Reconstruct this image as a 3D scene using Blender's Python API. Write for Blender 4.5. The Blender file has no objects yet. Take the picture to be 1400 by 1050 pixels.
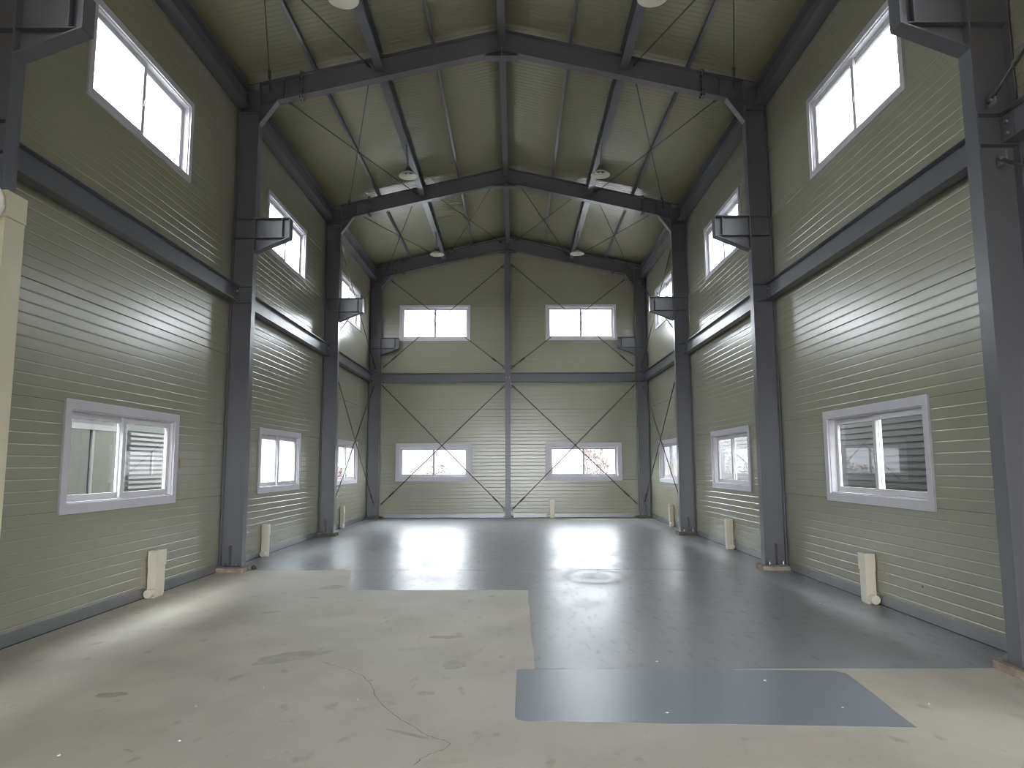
import bpy, math, random
from mathutils import Matrix, Vector

random.seed(7)
scene = bpy.context.scene
C = scene.collection

# ------------------------------------------------------------------ camera
F_PX, PITCH, YAW, ROLL, CX, CH = 963.2, 0.1157, -0.0033, -0.0041, 0.1708, 1.4612
cam = bpy.data.cameras.new("camera")
cam.sensor_fit = 'HORIZONTAL'
cam.sensor_width = 36.0
cam.lens = F_PX * 36.0 / 1400.0
cam.clip_start = 0.05
cam.clip_end = 400
cam_ob = bpy.data.objects.new("camera", cam)
C.objects.link(cam_ob)
cy_, sy_ = math.cos(YAW), math.sin(YAW)
cp_, sp_ = math.cos(PITCH), math.sin(PITCH)
right = Vector((cy_, -sy_, 0))
fwd0 = Vector((sy_, cy_, 0))
fwd = fwd0 * cp_ + Vector((0, 0, sp_))
up = -fwd0 * sp_ + Vector((0, 0, cp_))
down = -up
cr_, sr_ = math.cos(ROLL), math.sin(ROLL)
r2 = right * cr_ - down * sr_
d2 = right * sr_ + down * cr_
m = Matrix((r2, -d2, -fwd)).transposed().to_4x4()
m.translation = Vector((CX, 0, CH))
cam_ob.matrix_world = m
scene.camera = cam_ob

# ------------------------------------------------------------------ world (flat overcast sky), exposure
world = bpy.data.worlds.new("overcast_sky")
scene.world = world
world.use_nodes = True
bg = world.node_tree.nodes["Background"]
bg.inputs[0].default_value = (0.93, 0.96, 1.0, 1)
bg.inputs[1].default_value = 25.0
scene.view_settings.view_transform = 'Standard'
scene.view_settings.look = 'None'
scene.view_settings.gamma = 1.0
scene.view_settings.use_curve_mapping = False
scene.view_settings.exposure = 0.25
try:
    scene.cycles.use_denoising = True
    scene.cycles.filter_width = 1.0
    scene.cycles.max_bounces = 14
    scene.cycles.diffuse_bounces = 8
    scene.cycles.glossy_bounces = 5
    scene.cycles.transmission_bounces = 6
    scene.cycles.transparent_max_bounces = 16
    scene.cycles.caustics_reflective = True
    scene.cycles.sample_clamp_indirect = 8.0
except Exception:
    pass

# ------------------------------------------------------------------ key dimensions (metres)
XW = 4.0                                   # side wall faces at x = -4 and +4
FY = [0.10, 5.14, 10.17, 15.21, 20.05]     # portal frames
YE, YF = 20.22, -10.30                      # gable wall face, entrance wall face
XI = 3.67                                  # inner face of the columns
SL = 0.2304                                # roof slope
ZT0, ZB0, ZP0 = 8.105, 7.782, 8.225        # rafter top, rafter bottom, panel soffit at the ridge
zt = lambda x: ZT0 - SL * abs(x)
zb = lambda x: ZB0 - SL * abs(x)
zp = lambda x: ZP0 - SL * abs(x)
COURSE = 1.01
Z_C = [0.05 + COURSE * i for i in range(9)]    # panel joints
BAYC = [(FY[i] + FY[i + 1]) / 2 for i in range(4)]
WIN_Y = {-2: (-8.60, -6.40), -1: (-3.55, -1.35), 0: (1.50, 3.70), 1: (6.49, 8.71), 2: (11.48, 13.72), 3: (16.55, 18.70)}

SIDE = {-1: "the cabinet-side wall", 1: "the cabinet-free wall"}
SLOPE = {-1: "the cabinet-side slope", 1: "the cabinet-free slope"}
BAY = {-2: "in sixth bay from gable", -1: "in fifth bay from gable", 0: "in fourth bay from gable", 1: "in third bay from gable", 2: "in second bay from gable", 3: "in bay next to gable"}
FRAME = {1: "fourth from gable", 2: "third from gable", 3: "second from gable", 4: "closest to gable"}

# ------------------------------------------------------------------ materials
MAT = {}


def new_mat(name):
    mt = bpy.data.materials.new(name)
    mt.use_nodes = True
    nt = mt.node_tree
    for n in list(nt.nodes):
        nt.nodes.remove(n)
    out = nt.nodes.new("ShaderNodeOutputMaterial")
    MAT[name] = mt
    return mt, nt, out


def link(nt, a, b):
    nt.links.new(a, b)


def principled(name, col, rough, col2=None, scale=4.0, detail=4.0, rough2=None, metallic=0.0, bump=0.0, bump_scale=200.0, spec=0.5, stretch=(1, 1, 1), contrast=(0.35, 0.65), coat=0.0):
    mt, nt, out = new_mat(name)
    b = nt.nodes.new("ShaderNodeBsdfPrincipled")
    link(nt, b.outputs[0], out.inputs[0])
    b.inputs["Metallic"].default_value = metallic
    b.inputs["Specular IOR Level"].default_value = spec
    b.inputs["Roughness"].default_value = rough
    b.inputs["Base Color"].default_value = (*col, 1)
    b.inputs["Coat Weight"].default_value = coat
    tc = nt.nodes.new("ShaderNodeTexCoord")
    geo = nt.nodes.new("ShaderNodeNewGeometry")
    mp = nt.nodes.new("ShaderNodeMapping")
    mp.inputs["Scale"].default_value = stretch
    link(nt, geo.outputs["Position"], mp.inputs["Vector"])
    nz = nt.nodes.new("ShaderNodeTexNoise")
    nz.inputs["Scale"].default_value = scale
    nz.inputs["Detail"].default_value = detail
    link(nt, mp.outputs[0], nz.inputs["Vector"])
    rp = nt.nodes.new("ShaderNodeMapRange")
    rp.inputs["From Min"].default_value = contrast[0]
    rp.inputs["From Max"].default_value = contrast[1]
    link(nt, nz.outputs["Fac"], rp.inputs["Value"])
    if col2 is not None:
        mx = nt.nodes.new("ShaderNodeMix")
        mx.data_type = 'RGBA'
        mx.inputs["A"].default_value = (*col, 1)
        mx.inputs["B"].default_value = (*col2, 1)
        link(nt, rp.outputs[0], mx.inputs["Factor"])
        link(nt, mx.outputs["Result"], b.inputs["Base Color"])
    if rough2 is not None:
        rr = nt.nodes.new("ShaderNodeMapRange")
        rr.inputs["To Min"].default_value = rough
        rr.inputs["To Max"].default_value = rough2
        link(nt, rp.outputs[0], rr.inputs["Value"])
        link(nt, rr.outputs[0], b.inputs["Roughness"])
    if bump > 0:
        n2 = nt.nodes.new("ShaderNodeTexNoise")
        n2.inputs["Scale"].default_value = bump_scale
        n2.inputs["Detail"].default_value = 2.0
        link(nt, mp.outputs[0], n2.inputs["Vector"])
        bp = nt.nodes.new("ShaderNodeBump")
        bp.inputs["Strength"].default_value = bump
        bp.inputs["Distance"].default_value = 0.002
        link(nt, n2.outputs["Fac"], bp.inputs["Height"])
        link(nt, bp.outputs[0], b.inputs["Normal"])
    return mt, nt, b


principled("wall_panel_paint", (0.305, 0.292, 0.218), 0.235, (0.318, 0.310, 0.238), scale=1.2, rough2=0.25, bump=0.04, bump_scale=60, spec=0.75, contrast=(0.2, 0.8))
principled("roof_panel_paint", (0.270, 0.258, 0.170), 0.25, (0.288, 0.275, 0.185), scale=1.2, rough2=0.265, bump=0.04, bump_scale=60, spec=0.7, contrast=(0.2, 0.8))
principled("steel_paint", (0.120, 0.120, 0.135), 0.29, (0.126, 0.126, 0.141), scale=2.0, rough2=0.33, bump=0.06, bump_scale=30, contrast=(0.2, 0.8))
principled("pale_lit_steel_paint", (0.22, 0.22, 0.23), 0.42, (0.23, 0.23, 0.24), scale=6.0, rough2=0.5)  # pale lugs and rods; on knee plates its paleness imitates light from below
principled("rod_steel", (0.05, 0.048, 0.045), 0.45, (0.08, 0.07, 0.06), scale=20.0)
principled("bolt_steel", (0.42, 0.42, 0.42), 0.35, metallic=0.9)
principled("galvanized", (0.24, 0.25, 0.265), 0.30, (0.28, 0.29, 0.30), scale=2.0, rough2=0.36, metallic=0.55)
principled("window_white", (0.62, 0.60, 0.64), 0.40, (0.66, 0.64, 0.67), scale=8.0)
principled("casing_white", (0.58, 0.56, 0.61), 0.38, (0.61, 0.59, 0.63), scale=6.0)
principled("gasket", (0.05, 0.05, 0.055), 0.5)
principled("cream_metal", (0.56, 0.52, 0.36), 0.42, (0.60, 0.56, 0.41), scale=3.0)
principled("cream_pvc", (0.78, 0.72, 0.60), 0.38, (0.72, 0.66, 0.54), scale=5.0)
principled("white_plastic", (0.78, 0.76, 0.70), 0.4, (0.72, 0.70, 0.64), scale=6.0)
principled("lamp_enamel", (0.72, 0.70, 0.62), 0.30, (0.66, 0.64, 0.56), scale=10.0)
principled("lamp_grey", (0.10, 0.10, 0.095), 0.5)
principled("lamp_dark", (0.04, 0.04, 0.04), 0.5)
principled("pad_grout", (0.42, 0.36, 0.28), 0.85, (0.24, 0.17, 0.12), scale=9.0, bump=0.5, bump_scale=60)
principled("pad_dark", (0.10, 0.09, 0.07), 0.85, (0.16, 0.13, 0.10), scale=9.0, bump=0.5, bump_scale=60)
principled("crack_dark", (0.26, 0.238, 0.205), 0.9)
principled("stain_dark", (0.375, 0.340, 0.287), 0.62, (0.455, 0.418, 0.355), scale=9.0)
principled("stain_worn", (0.545, 0.465, 0.378), 0.65, (0.53, 0.48, 0.405), scale=4.0)
principled("tag_orange", (0.34, 0.19, 0.12), 0.6)
principled("chip_white", (0.75, 0.74, 0.70), 0.7)
principled("soil", (0.040, 0.026, 0.017), 0.95, (0.050, 0.037, 0.028), scale=0.7)
principled("siding_dark", (0.010, 0.012, 0.012), 0.5, (0.014, 0.016, 0.016), scale=2.0)
principled("siding_grey", (0.040, 0.045, 0.053), 0.6, (0.048, 0.053, 0.060), scale=2.0)
principled("exterior_frame", (0.13, 0.13, 0.137), 0.5)
principled("exterior_glass", (0.03, 0.035, 0.04), 0.08)
principled("bush_leaf", (0.080, 0.036, 0.028), 0.9, (0.065, 0.047, 0.036), scale=3.0)
principled("hillside", (0.019, 0.0115, 0.0095), 0.95, (0.0135, 0.0150, 0.0175), scale=0.12, detail=8.0, stretch=(1, 1, 2.5))
principled("bark", (0.04, 0.03, 0.022), 0.9)


# concrete slab: mottled, dusty, fairly matt
def concrete():
    mt, nt, b = principled("concrete", (0.535, 0.495, 0.428), 0.60, (0.595, 0.552, 0.480), scale=0.55, detail=8.0, rough2=0.72, bump=0.10, bump_scale=45)
    geo = [n for n in nt.nodes if n.type == 'NEW_GEOMETRY'][0]
    mix1 = [n for n in nt.nodes if n.type == 'MIX'][0]

    def layer(prev, scale, lo, hi, colr, fac, stretch=(1, 1, 1)):
        mp = nt.nodes.new("ShaderNodeMapping")
        mp.inputs["Scale"].default_value = stretch
        link(nt, geo.outputs["Position"], mp.inputs["Vector"])
        nz = nt.nodes.new("ShaderNodeTexNoise")
        nz.inputs["Scale"].default_value = scale
        nz.inputs["Detail"].default_value = 6
        link(nt, mp.outputs[0], nz.inputs["Vector"])
        mr = nt.nodes.new("ShaderNodeMapRange")
        mr.inputs["From Min"].default_value = lo
        mr.inputs["From Max"].default_value = hi
        mr.inputs["To Max"].default_value = fac
        link(nt, nz.outputs["Fac"], mr.inputs["Value"])
        mx = nt.nodes.new("ShaderNodeMix")
        mx.data_type = 'RGBA'
        mx.inputs["B"].default_value = (*colr, 1)
        link(nt, prev, mx.inputs["A"])
        link(nt, mr.outputs[0], mx.inputs["Factor"])
        return mx.outputs["Result"]

    o = layer(mix1.outputs["Result"], 1.7, 0.42, 0.70, (0.435, 0.396, 0.335), 0.75, (1, 0.7, 1))
    o = layer(o, 7.0, 0.62, 0.72, (0.32, 0.29, 0.245), 0.6, (1, 0.55, 1))
    o = layer(o, 1.1, 0.56, 0.70, (0.60, 0.51, 0.41), 0.4)
    o = layer(o, 60.0, 0.55, 0.8, (0.64, 0.61, 0.55), 0.35)
    link(nt, o, b.inputs["Base Color"])


concrete()


# grey floor paint: worn gloss, with dusty rings where water dried
def floor_paint(name, base, wear):
    mt, nt, out = new_mat(name)
    b = nt.nodes.new("ShaderNodeBsdfPrincipled")
    link(nt, b.outputs[0], out.inputs[0])
    geo = nt.nodes.new("ShaderNodeNewGeometry")

    def noise(scale, stretch=(1, 1, 1), detail=5, lo=0.35, hi=0.65):
        mp = nt.nodes.new("ShaderNodeMapping")
        mp.inputs["Scale"].default_value = stretch
        link(nt, geo.outputs["Position"], mp.inputs["Vector"])
        nz = nt.nodes.new("ShaderNodeTexNoise")
        nz.inputs["Scale"].default_value = scale
        nz.inputs["Detail"].default_value = detail
        link(nt, mp.outputs[0], nz.inputs["Vector"])
        mr = nt.nodes.new("ShaderNodeMapRange")
        mr.inputs["From Min"].default_value = lo
        mr.inputs["From Max"].default_value = hi
        link(nt, nz.outputs["Fac"], mr.inputs["Value"])
        return mr.outputs[0]

    def math_(op, a, c):
        n = nt.nodes.new("ShaderNodeMath")
        n.operation = op
        for i, v in enumerate((a, c)):
            if isinstance(v, (int, float)):
                n.inputs[i].default_value = v
            else:
                link(nt, v, n.inputs[i])
        return n.outputs[0]

    def mixc(fac, a, c):
        mx = nt.nodes.new("ShaderNodeMix")
        mx.data_type = 'RGBA'
        for k, v in (("A", a), ("B", c)):
            if isinstance(v, tuple):
                mx.inputs[k].default_value = (*v, 1)
            else:
                link(nt, v, mx.inputs[k])
        link(nt, fac, mx.inputs["Factor"])
        return mx.outputs["Result"]

    n1 = noise(0.6, (1, 0.6, 1), 2, 0.2, 0.8)
    n2 = noise(3.0, (1, 0.4, 1), 7, 0.35, 0.80)
    n3 = noise(14.0, (1, 0.3, 1), 5, 0.55, 0.75)
    n4 = noise(1.6, (2.4, 0.5, 1), 3, 0.2, 0.8)
    c = mixc(n1, base[0], base[1])
    c = mixc(math_('MULTIPLY', n2, 0.45 * wear), c, (0.33, 0.325, 0.31))
    c = mixc(math_('MULTIPLY', n3, 0.5 * wear), c, (0.20, 0.205, 0.215))
    # dried-water rings around (1.25, 9.55)
    sx = nt.nodes.new("ShaderNodeSeparateXYZ")
    link(nt, geo.outputs["Position"], sx.inputs[0])
    dx = math_('SUBTRACT', sx.outputs[0], 1.22)
    dy = math_('MULTIPLY', math_('SUBTRACT', sx.outputs[1], 9.55), 0.62)
    r = math_('SQRT', math_('ADD', math_('MULTIPLY', dx, dx), math_('MULTIPLY', dy, dy)), 0.0)
    wob = math_('ADD', r, math_('MULTIPLY', n2, 0.16))
    ring = nt.nodes.new("ShaderNodeValToRGB")
    el = ring.color_ramp.elements
    el[0].position, el[0].color = 0.0, (0.45, 0.45, 0.45, 1)
    el[1].position, el[1].color = 1.0, (0, 0, 0, 1)
    for p, v in ((0.20, 0.5), (0.26, 0.15), (0.36, 0.2), (0.42, 0.6), (0.49, 0.15), (0.65, 0.0)):
        e = el.new(p)
        e.color = (v, v, v, 1)
    link(nt, wob, ring.inputs[0])
    c = mixc(math_('MULTIPLY', ring.outputs[0], 0.6), c, (0.30, 0.29, 0.26))
    link(nt, c, b.inputs["Base Color"])
    rg = math_('ADD', 0.284, math_('MULTIPLY', n1, 0.02))
    rg = math_('ADD', rg, math_('MULTIPLY', n4, 0.03))
    rg = math_('ADD', rg, math_('MULTIPLY', n2, 0.11 * wear))
    rg = math_('ADD', rg, math_('MULTIPLY', n3, 0.10 * wear))
    rg = math_('ADD', rg, math_('MULTIPLY', ring.outputs[0], 0.22))
    link(nt, rg, b.inputs["Roughness"])
    b.inputs["Specular IOR Level"].default_value = 0.27
    nz = nt.nodes.new("ShaderNodeTexNoise")
    nz.inputs["Scale"].default_value = 3.0
    nz.inputs["Detail"].default_value = 4.0
    link(nt, geo.outputs["Position"], nz.inputs["Vector"])
    bp = nt.nodes.new("ShaderNodeBump")
    bp.inputs["Strength"].default_value = 0.02
    bp.inputs["Distance"].default_value = 0.01
    link(nt, nz.outputs["Fac"], bp.inputs["Height"])
    link(nt, bp.outputs[0], b.inputs["Normal"])


floor_paint("floor_paint", ((0.262, 0.270, 0.288), (0.300, 0.308, 0.324)), 1.0)
floor_paint("fresh_floor_paint", ((0.245, 0.262, 0.294), (0.256, 0.273, 0.305)), 0.25)


def glass(name, tint, frost):
    """window pane: clear glass lets light straight through and mirrors at its surface;
    frosted glass also scatters part of it"""
    mt, nt, out = new_mat(name)
    tr = nt.nodes.new("ShaderNodeBsdfTransparent")
    tr.inputs[0].default_value = (*tint, 1)
    base = tr.outputs[0]
    if frost > 0:
        tl = nt.nodes.new("ShaderNodeBsdfTranslucent")
        tl.inputs[0].default_value = (*tint, 1)
        mx = nt.nodes.new("ShaderNodeMixShader")
        mx.inputs[0].default_value = frost
        link(nt, base, mx.inputs[1])
        link(nt, tl.outputs[0], mx.inputs[2])
        base = mx.outputs[0]
    gl = nt.nodes.new("ShaderNodeBsdfGlossy")
    gl.inputs["Roughness"].default_value = 0.02 if frost == 0 else 0.25
    fr = nt.nodes.new("ShaderNodeFresnel")
    # same reflectance on both faces of the thin pane
    ge = nt.nodes.new("ShaderNodeNewGeometry")
    ir = nt.nodes.new("ShaderNodeMapRange")
    ir.inputs["To Min"].default_value = 1.5
    ir.inputs["To Max"].default_value = 1.0 / 1.5
    link(nt, ge.outputs["Backfacing"], ir.inputs["Value"])
    link(nt, ir.outputs[0], fr.inputs[0])
    mx2 = nt.nodes.new("ShaderNodeMixShader")
    link(nt, fr.outputs[0], mx2.inputs[0])
    link(nt, base, mx2.inputs[1])
    link(nt, gl.outputs[0], mx2.inputs[2])
    link(nt, mx2.outputs[0], out.inputs[0])


glass("clear_glass", (0.94, 0.96, 0.96), 0.0)
glass("frosted_glass", (0.95, 0.97, 0.98), 0.22)
glass("hazy_glass", (0.95, 0.97, 0.98), 0.014)

# ------------------------------------------------------------------ mesh helpers
ORG = {}


def finish(name, verts, faces, mat, parent=None, kind=None, smooth=False):
    """one mesh object; verts are in world space and are stored relative to the thing's base"""
    if parent is not None:
        o0 = ORG[parent.name]
    else:
        o0 = Vector((0, 0, 0))
    me = bpy.data.meshes.new(name)
    me.from_pydata([(Vector(v) - o0)[:] for v in verts], [], faces)
    me.materials.append(MAT[mat])
    if smooth:
        for p in me.polygons:
            p.use_smooth = True
    me.update()
    ob = bpy.data.objects.new(name, me)
    C.objects.link(ob)
    if parent is not None:
        ob.parent = parent
    ORG[ob.name] = o0
    if kind:
        ob["kind"] = kind
    return ob


def thing(name, loc, label, cat, group=None, kind=None):
    e = bpy.data.objects.new(name, None)
    e.empty_display_size = 0.1
    e.location = loc
    C.objects.link(e)
    ORG[e.name] = Vector(loc)
    tag(e, label, cat, group, kind)
    return e


def tag(o, label, cat, group=None, kind=None):
    o["label"] = label
    o["category"] = cat
    if group:
        o["group"] = group
    if kind:
        o["kind"] = kind


def copy_tree(o, loc, label=None, group=None):
    def rec(src, parent):
        c = src.copy()
        C.objects.link(c)
        c.parent = parent
        ORG[c.name] = ORG[src.name]
        for ch in src.children:
            rec(ch, c)
        return c
    c = rec(o, None)
    c.location = loc
    ORG[c.name] = Vector(loc)
    if label:
        c["label"] = label
    if group:
        c["group"] = group
    return c


BOXF = [(0, 3, 2, 1), (4, 5, 6, 7), (0, 1, 5, 4), (1, 2, 6, 5), (2, 3, 7, 6), (3, 0, 4, 7)]


def boxv(x0, x1, y0, y1, z0, z1):
    x0, x1 = min(x0, x1), max(x0, x1)
    y0, y1 = min(y0, y1), max(y0, y1)
    z0, z1 = min(z0, z1), max(z0, z1)
    return [(x0, y0, z0), (x1, y0, z0), (x1, y1, z0), (x0, y1, z0), (x0, y0, z1), (x1, y0, z1), (x1, y1, z1), (x0, y1, z1)]


def box(name, parent, mat, x0, x1, y0, y1, z0, z1, kind=None):
    return finish(name, boxv(x0, x1, y0, y1, z0, z1), BOXF, mat, parent, kind)


def boxes(name, parent, mat, lst):
    v, f = [], []
    for b in lst:
        n = len(v)
        v += boxv(*b)
        f += [tuple(i + n for i in q) for q in BOXF]
    return finish(name, v, f, mat, parent)


def prism_xz(name, parent, mat, pts, y0, y1):
    """polygon in the x-z plane, extruded along y"""
    area = sum(pts[i][0] * pts[(i + 1) % len(pts)][1] - pts[(i + 1) % len(pts)][0] * pts[i][1] for i in range(len(pts)))
    if area < 0:
        pts = pts[::-1]
    n = len(pts)
    v = [(x, y0, z) for x, z in pts] + [(x, y1, z) for x, z in pts]
    f = [tuple(range(n)), tuple(range(2 * n - 1, n - 1, -1))]
    f += [(i, i + n, (i + 1) % n + n, (i + 1) % n) for i in range(n)]
    return finish(name, v, f, mat, parent)


def tube(name, parent, mat, p, q, r, n=8, caps=True):
    p, q = Vector(p), Vector(q)
    d = (q - p).normalized()
    a = d.orthogonal().normalized()
    b = d.cross(a)
    v = []
    for c in (p, q):
        for i in range(n):
            t = 2 * math.pi * i / n
            v.append((c + (a * math.cos(t) + b * math.sin(t)) * r)[:])
    f = [(i, (i + 1) % n, (i + 1) % n + n, i + n) for i in range(n)]
    if caps:
        f += [tuple(range(n - 1, -1, -1)), tuple(range(n, 2 * n))]
    return finish(name, v, f, mat, parent)


def lathe(name, parent, mat, c, prof, n=24, smooth=True, closed=False):
    v, f = [], []
    for r, z in prof:
        for i in range(n):
            t = 2 * math.pi * i / n
            v.append((c[0] + r * math.cos(t), c[1] + r * math.sin(t), c[2] + z))
    k = len(prof)
    for j in range(k if closed else k - 1):
        j2 = (j + 1) % k
        for i in range(n):
            i2 = (i + 1) % n
            f.append((j * n + i, j * n + i2, j2 * n + i2, j2 * n + i))
    return finish(name, v, f, mat, parent, smooth=smooth)


def ring(name, parent, mat, T, u0, u1, z0, z1, w, d0, d1):
    """rectangular frame: outer u0..u1 / z0..z1, bar width w (left, right, bottom, top), depth d0..d1. T maps (u, d, z) to world"""
    if not isinstance(w, tuple):
        w = (w, w, w, w)
    o = [(u0, z0), (u1, z0), (u1, z1), (u0, z1)]
    i = [(u0 + w[0], z0 + w[2]), (u1 - w[1], z0 + w[2]), (u1 - w[1], z1 - w[3]), (u0 + w[0], z1 - w[3])]
    v = []
    for d in (d0, d1):
        v += [T(u, d, z) for u, z in o] + [T(u, d, z) for u, z in i]
    f = []
    for k in range(4):
        k2 = (k + 1) % 4
        f += [(k, k2, k2 + 4, k + 4), (k + 8, k + 12, k2 + 12, k2 + 8), (k, k + 8, k2 + 8, k2), (k + 4, k2 + 4, k2 + 12, k + 12)]
    return finish(name, v, f, mat, parent)


def tbox(name, parent, mat, T, u0, u1, d0, d1, z0, z1):
    a, b = Vector(T(u0, d0, z0)), Vector(T(u1, d1, z1))
    return box(name, parent, mat, a.x, b.x, a.y, b.y, a.z, b.z)


GROOVE_W = 0.009


def rib_profile(h, step=0.101, depth=0.0020):
    """pressed panel: flat bands with rounded grooves between, chamfered joint edges"""
    p = [(0.0, -0.007), (0.003, -0.002), (0.006, 0.0), (0.009, 0.0)]
    z = step
    while z < h - 0.03:
        p.append((z - GROOVE_W - 0.003, 0.0))
        for k in range(-3, 4):
            p.append((z + GROOVE_W * k / 3, -depth * 0.5 * (1 + math.cos(math.pi * k / 3))))
        p.append((z + GROOVE_W + 0.003, 0.0))
        z += step
    p += [(h - 0.009, 0.0), (h - 0.006, 0.0), (h - 0.003, -0.002), (h, -0.007)]
    return p


def sharp_rim(ob, n):
    """smooth shading over the pressed face (first n faces), sharp edges where it meets the cut ends and back"""
    me = ob.data
    cnt = {}
    for i, p in enumerate(me.polygons):
        p.use_smooth = True
        for e in p.edge_keys:
            cnt.setdefault(e, []).append(i < n)
    for e in me.edges:
        c = cnt.get(tuple(sorted(e.vertices)), [])
        if not (len(c) == 2 and all(c)):
            e.use_edge_sharp = True
    return ob


def panel(parent, mat, T, u0, u1, z0, z1, thick=0.10, clip=None, name="panel"):
    """horizontal sandwich panel with ribs pressed into its room face. clip(z) limits |u| under a slope.
    T maps (u, d, z) to world, d positive into the room"""
    prof = rib_profile(z1 - z0)
    if clip is not None:
        zmax = max((t for t, _ in prof), default=0)
        prof2 = []
        for t, d in prof:
            a, b = clip(z0 + t, u0, u1)
            if b - a < 0.02:
                break
            prof2.append((t, d, a, b))
        if len(prof2) < 3:
            return None
    else:
        prof2 = [(t, d, u0, u1) for t, d in prof]
    n = len(prof2)
    v = []
    for t, d, a, b in prof2:
        v += [T(a, d, z0 + t), T(b, d, z0 + t)]
    back = len(v)
    for t, d, a, b in (prof2[0], prof2[-1]):
        v += [T(a, -thick, z0 + t), T(b, -thick, z0 + t)]
    f = []
    for i in range(n - 1):
        f.append((2 * i, 2 * i + 1, 2 * i + 3, 2 * i + 2))
    L = 2 * (n - 1)
    f += [(back, back + 1, 1, 0), (L, L + 1, back + 3, back + 2), (back + 1, back, back + 2, back + 3)]
    f.append(tuple([back] + [2 * i for i in range(n)] + [back + 2]))
    f.append(tuple([back + 1, back + 3] + [2 * i + 1 for i in range(n - 1, -1, -1)]))
    ob = finish(name, v, f, mat, parent)
    return sharp_rim(ob, n - 1)


def TL(u, d, z): return (-XW + d, u, z)
def TR(u, d, z): return (XW - d, u, z)
def TG(u, d, z): return (u, YE - d, z)
def TF(u, d, z): return (u, YF + d, z)


# ------------------------------------------------------------------ floor
floor = thing("floor", (0, 0, 0), "worn concrete floor slab with grey painted areas", "floor", kind="structure")
box("concrete_slab", floor, "concrete", -4.1, 4.1, YF - 0.12, YE + 0.12, -0.2, 0.0)


def wavy(pts, amp=0.006, step=0.25):
    out = []
    for i in range(len(pts)):
        a, b = Vector(pts[i]), Vector(pts[(i + 1) % len(pts)])
        n = max(1, int((b - a).length / step))
        for k in range(n):
            p = a.lerp(b, k / n)
            j = 0 if k == 0 else amp
            out.append((p.x + random.uniform(-j, j), p.y + random.uniform(-j, j)))
    return out


def slab_poly(name, parent, mat, pts, z0, z1):
    a = sum(pts[i][0] * pts[(i + 1) % len(pts)][1] - pts[(i + 1) % len(pts)][0] * pts[i][1] for i in range(len(pts)))
    if a < 0:
        pts = pts[::-1]
    n = len(pts)
    v = [(x, y, z0) for x, y in pts] + [(x, y, z1) for x, y in pts]
    f = [tuple(range(n - 1, -1, -1)), tuple(range(n, 2 * n))]
    f += [(i, (i + 1) % n, (i + 1) % n + n, i + n) for i in range(n)]
    return finish(name, v, f, mat, parent)


PT = 0.0016
coat = [
    [(-3.99, 10.24), (-2.17, 10.25), (-2.0, 10.20), (0.34, 10.20), (3.99, 10.20), (3.99, 19.25), (0.0, 19.45), (-0.02, YE - 0.01), (-3.99, YE - 0.01)],
    [(-2.14, 10.19), (-1.80, 8.59), (0.32, 8.56), (0.33, 10.19)],
    [(0.33, 10.185), (0.32, 8.56), (0.31, 5.31), (1.72, 5.30), (1.74, 5.285), (3.62, 5.285), (3.99, 5.30), (3.99, 10.185)],
    [(0.19, 5.30), (0.178, 5.27), (0.165, 4.34), (0.175, 4.29), (0.22, 4.26), (2.41, 4.135), (2.50, 5.17), (2.44, 5.235), (1.74, 5.262), (1.72, 5.295)],
]
for k, c in enumerate(coat):
    slab_poly("paint_coating", floor, "fresh_floor_paint" if k == 3 else "floor_paint", wavy(c), -0.001, PT)


def ribbon(name, parent, mat, pts, w, z):
    v, f = [], []
    for i, p in enumerate(pts):
        a = Vector(pts[max(0, i - 1)])
        b = Vector(pts[min(len(pts) - 1, i + 1)])
        d = (b - a).normalized()
        nrm = Vector((-d.y, d.x))
        ww = w * random.uniform(0.5, 1.3)
        v += [(p[0] + nrm.x * ww, p[1] + nrm.y * ww, z), (p[0] - nrm.x * ww, p[1] - nrm.y * ww, z)]
    for i in range(len(pts) - 1):
        f.append((2 * i, 2 * i + 1, 2 * i + 3, 2 * i + 2))
    return finish(name, v, f, mat, parent)


# ------------------------------------------------------------------ walls (sandwich panels) with window openings
HOLE_PAD = 0.03


def side_wall(s):
    T = TL if s < 0 else TR
    nm = "wall_left" if s < 0 else "wall_right"
    lab = "ribbed olive sandwich-panel side wall behind the tall cream cabinet" if s < 0 else "ribbed olive sandwich-panel side wall facing the tall cream cabinet"
    w = thing(nm, (s * XW, 0, 0), lab, "wall", kind="structure")
    ends = {-2: (YF, -4.94), -1: (-4.94, FY[0]), 0: (FY[0], FY[1]), 1: (FY[1], FY[2]), 2: (FY[2], FY[3]), 3: (FY[3], YE + 0.1)}
    for ci in range(7):
        z0, z1 = Z_C[ci], min(Z_C[ci] + COURSE, zp(XW) - 0.005)
        if ci == 6:
            z1 = Z_C[6] + COURSE
        for b in range(-2, 4):
            a, e = ends[b]
            if b in WIN_Y and (ci == 1 or (ci == 5 and b >= 0)):
                w0, w1 = WIN_Y[b][0] + HOLE_PAD, WIN_Y[b][1] - HOLE_PAD
                panel(w, "wall_panel_paint", T, a, w0, z0, z1)
                panel(w, "wall_panel_paint", T, w1, e, z0, z1)
            else:
                panel(w, "wall_panel_paint", T, a, e, z0, z1)
    tbox("panel", w, "wall_panel_paint", T, YF, YE + 0.1, -0.10, -0.002, Z_C[7], zp(XW) + 0.02)
    box("sill_plinth", w, "pad_dark", s * (XW + 0.002), s * (XW + 0.1), YF, YE + 0.1, -0.19, 0.05)
    return w


wl = side_wall(-1)
wr = side_wall(1)

wg = thing("wall_back", (0, YE, 0), "ribbed olive gable wall with four bright windows and steel cross bracing", "wall", kind="structure")


def gclip(z, a, b):
    lim = (ZP0 + 0.10 - z) / SL
    return max(a, -lim), min(b, lim)


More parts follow.
